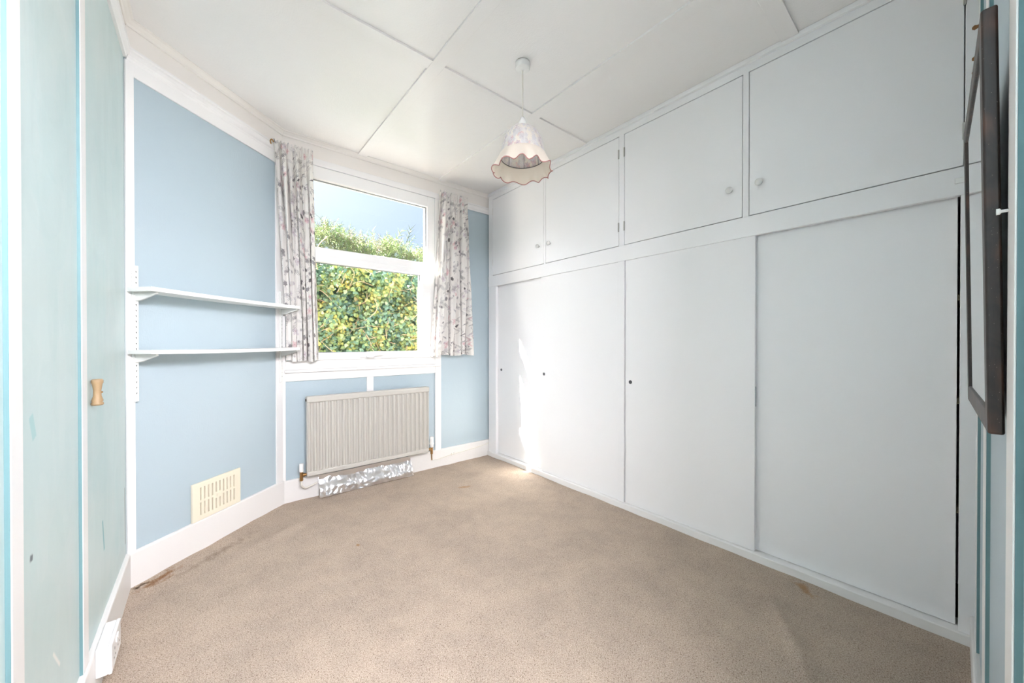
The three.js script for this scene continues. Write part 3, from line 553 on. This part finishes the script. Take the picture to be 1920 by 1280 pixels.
function leafGeo(kind) {
  const pts = kind === 0 ? [[0, 0], [0.34, 0.10], [0.52, 0.38], [0.30, 0.52], [0.26, 0.80], [0, 1], [-0.26, 0.80], [-0.30, 0.52], [-0.52, 0.38], [-0.34, 0.10]] : [[0, 0], [0.26, 0.22], [0.34, 0.5], [0.2, 0.8], [0, 1], [-0.2, 0.8], [-0.34, 0.5], [-0.26, 0.22]];
  const pos = [0, 0.45, 0.0], idx = [];
  for (const [x, y] of pts) pos.push(x, y, -0.16 * Math.abs(x) - 0.10 * y * y);
  for (let i = 1; i <= pts.length; i++) idx.push(0, i, i === pts.length ? 1 : i + 1);
  const g = new THREE.BufferGeometry(); g.setAttribute('position', new THREE.Float32BufferAttribute(pos, 3)); g.setIndex(idx); g.computeVertexNormals(); return g;
}
const leafColours = ['#b7b05b', '#979f58', '#7d935b', '#698860', '#5b7e68', '#4d7164', '#849974', '#c5be8b'];
const leafMats = leafColours.map((c) => new THREE.MeshPhysicalMaterial({ color: new THREE.Color(c), roughness: 0.55, transmission: 0.25, thickness: 0, side: THREE.DoubleSide }));
const leafWhite = new THREE.MeshPhysicalMaterial({ color: 0xffffff, roughness: 0.55, transmission: 0.25, thickness: 0, side: THREE.DoubleSide });
const ZH = -4.55;
const faceZ = (x, y) => ZH + 0.16 * n2(x * 1.6, y * 1.6) + 0.07 * n2(x * 5, y * 5 + 3);
function leafColour(x, y) { const k = 0.5 * n2(x * 1.8 + 5, y * 1.8) + 0.35 * n2(x * 6, y * 6) + rr(-0.45, 0.45) + 0.05; return k > 0.55 ? (rnd() < 0.3 ? 7 : 0) : k > 0.3 ? 1 : k > 0.08 ? 2 : k > -0.12 ? (rnd() < 0.4 ? 6 : 3) : k > -0.35 ? 4 : 5; }
const dummy = new THREE.Object3D();
function placeLeaf(o, x, y, z, s) { o.position.set(x, y, z); o.rotation.set(rr(-1.0, 0.5), rr(-0.9, 0.9), rr(0, TAU), 'YXZ'); o.scale.set(s, s, s); }
{
  const H = thing('ivy_hedge', 'dense green and yellow ivy hedge outside the lower window pane', 'hedge', [0, -0.12, 0]);
  const g0 = leafGeo(0), g1 = leafGeo(1);
  const core = new THREE.BoxGeometry(6.4, 2.1, 0.6, 90, 36, 4); core.translate(1.9, 1.05, ZH - 0.48);
  { const p = core.attributes.position; for (let i = 0; i < p.count; i++) { const x = p.getX(i), y = p.getY(i); if (p.getZ(i) > ZH - 0.3) p.setZ(i, faceZ(x, y) - 0.17 + 0.05 * n2(x * 14, y * 14)); } core.computeVertexNormals(); }
  mesh('inner_growth', core, new THREE.MeshStandardMaterial({ color: new THREE.Color(leafColours[3]), roughness: 1 }), H);
  const twigM = new THREE.MeshStandardMaterial({ color: new THREE.Color('#a8957c'), roughness: 0.9 });
  for (let k = 0; k < 110; k++) { let x = rr(0.4, 3.1), y = rr(0.9, 2.1), a = rr(0, TAU); const pts = []; for (let q = 0; q < 5; q++) { pts.push([x, y, faceZ(x, y) + rr(-0.03, 0.06)]); a += rr(-0.7, 0.7); x += 0.09 * Math.cos(a); y += 0.09 * Math.sin(a); } mesh('twig', tube(pts, rr(0.002, 0.0055), 14, 5), twigM, H); }
  for (let k = 0; k < 300; k++) { const x = rr(0.85, 2.55), y = rr(1.0, 2.15), l = mesh('leaf', rnd() < 0.65 ? g0 : g1, leafMats[leafColour(x, y)], H); placeLeaf(l, x, y, faceZ(x, y) + rr(0.01, 0.07), rr(0.036, 0.064)); }
  const N = 19000, im = new THREE.InstancedMesh(g0, leafWhite, N); im.name = 'foliage'; im.castShadow = im.receiveShadow = true; const col = new THREE.Color();
  for (let k = 0; k < N; k++) { const near = k < 11500, x = near ? rr(0.4, 3.2) : rr(-1.2, 5), y = rr(near ? 0.7 : 0.0, 2.2); placeLeaf(dummy, x, y, faceZ(x, y) + rr(-0.15, 0.06), rr(0.024, 0.058)); dummy.updateMatrix(); im.setMatrixAt(k, dummy.matrix); col.set(leafColours[leafColour(x, y)]); const d = rr(0.75, 1.1); im.setColorAt(k, col.multiplyScalar(d)); }
  im.userData.kind = 'stuff'; H.add(im);
}
{
  const H = thing('conifer_hedge', 'feathery light green conifer hedge rising behind the ivy', 'hedge', [0, -0.12, 0]);
  const blades = []; for (let k = 0; k < 9; k++) { const s = k % 2 ? 1 : -1, y = 0.1 + k * 0.1, q = new THREE.ConeGeometry(0.035, 0.42, 3, 1); q.scale(1, 1, 0.5); q.translate(0, 0.21, 0); q.rotateZ(-s * 0.75); q.rotateY(k * 1.1); q.translate(0, y, 0); blades.push(q); }
  const st = new THREE.ConeGeometry(0.03, 1.25, 3, 1); st.translate(0, 0.6, 0); blades.push(st);
  const sp = join(blades), N = 9500, im = new THREE.InstancedMesh(sp, new THREE.MeshPhysicalMaterial({ color: 0xffffff, roughness: 0.8 }), N); im.name = 'sprays'; im.castShadow = im.receiveShadow = true; im.userData.kind = 'stuff';
  const cols = ['#889b66', '#9ca976', '#71875b', '#8f8872', '#7c7464', '#697058'], col = new THREE.Color();
  const top = (x) => 2.75 + 0.10 * n2(x * 1.3, 4) + 0.06 * n2(x * 4, 8);
  for (let k = 0; k < N; k++) {
    const x = rr(-1.2, 5.2), h = top(x), edge = k < 2600, y = edge ? h - rr(-0.02, 0.12) : rr(1.85, h - 0.04), z = -5.75 + (edge ? rr(-0.5, 0.3) : rr(0.05, 0.25) - (y - 2) * 0.15);
    dummy.position.set(x, y, z); dummy.rotation.set(rr(-0.3, 0.9), rr(0, TAU), rr(-1.1, 1.1)); const s = rr(0.07, 0.16) * (rnd() < 0.02 ? 2 : 1); dummy.scale.set(s, s, s); dummy.updateMatrix(); im.setMatrixAt(k, dummy.matrix);
    const green = rnd() < 0.6; col.set(cols[green ? Math.floor(rr(0, 3)) : 3 + Math.floor(rr(0, 3))]); im.setColorAt(k, col);
  }
  H.add(im);
  const core = new THREE.BoxGeometry(6.4, 2.5, 0.6, 80, 30, 2); core.translate(1.9, 1.25, -6.35);
  { const p = core.attributes.position; for (let i = 0; i < p.count; i++) { const x = p.getX(i), y = p.getY(i); if (y > 2.4) p.setY(i, top(x) - 0.20); p.setZ(i, p.getZ(i) + 0.07 * n2(x * 7, y * 7)); } core.computeVertexNormals(); }
  mesh('inner_growth', core, new THREE.MeshStandardMaterial({ color: new THREE.Color(cols[2]), roughness: 1 }), H);
  const wm = new THREE.MeshStandardMaterial({ color: new THREE.Color('#7d8868'), roughness: 0.9 });
  for (const [x, l, lean] of [[1.45, 0.36, -0.7], [1.62, 0.2, -0.4], [1.85, 0.24, 0.5], [2.0, 0.17, -0.6], [2.22, 0.16, 0.5], [2.55, 0.2, 0.7], [2.75, 0.15, -0.6], [2.95, 0.18, 0.4]]) {
    const y = top(x) - 0.05, pts = [[x, y, -5.7], [x + lean * l * 0.5, y + l * 0.55, -5.7], [x + lean * l * 1.2, y + l * 0.9, -5.68]], list = [tube(pts, 0.0025, 10, 4)];
    for (let k = 2; k < 9; k++) { const t = k / 9, bx = x + lean * l * 1.15 * t, by = y + l * (1.1 * t - 0.2 * t * t), s = k % 2 ? 1 : -1; list.push(tube([[bx, by, -5.7], [bx + lean * 0.03 + s * 0.012, by + 0.03 - s * 0.012, -5.69], [bx + lean * 0.06 + s * 0.03, by + 0.045 - s * 0.02, -5.69]], 0.0018, 5, 3)); }
    mesh('wispy_shoot', join(list), wm, H);
  }
}

renderer.render(scene, camera);
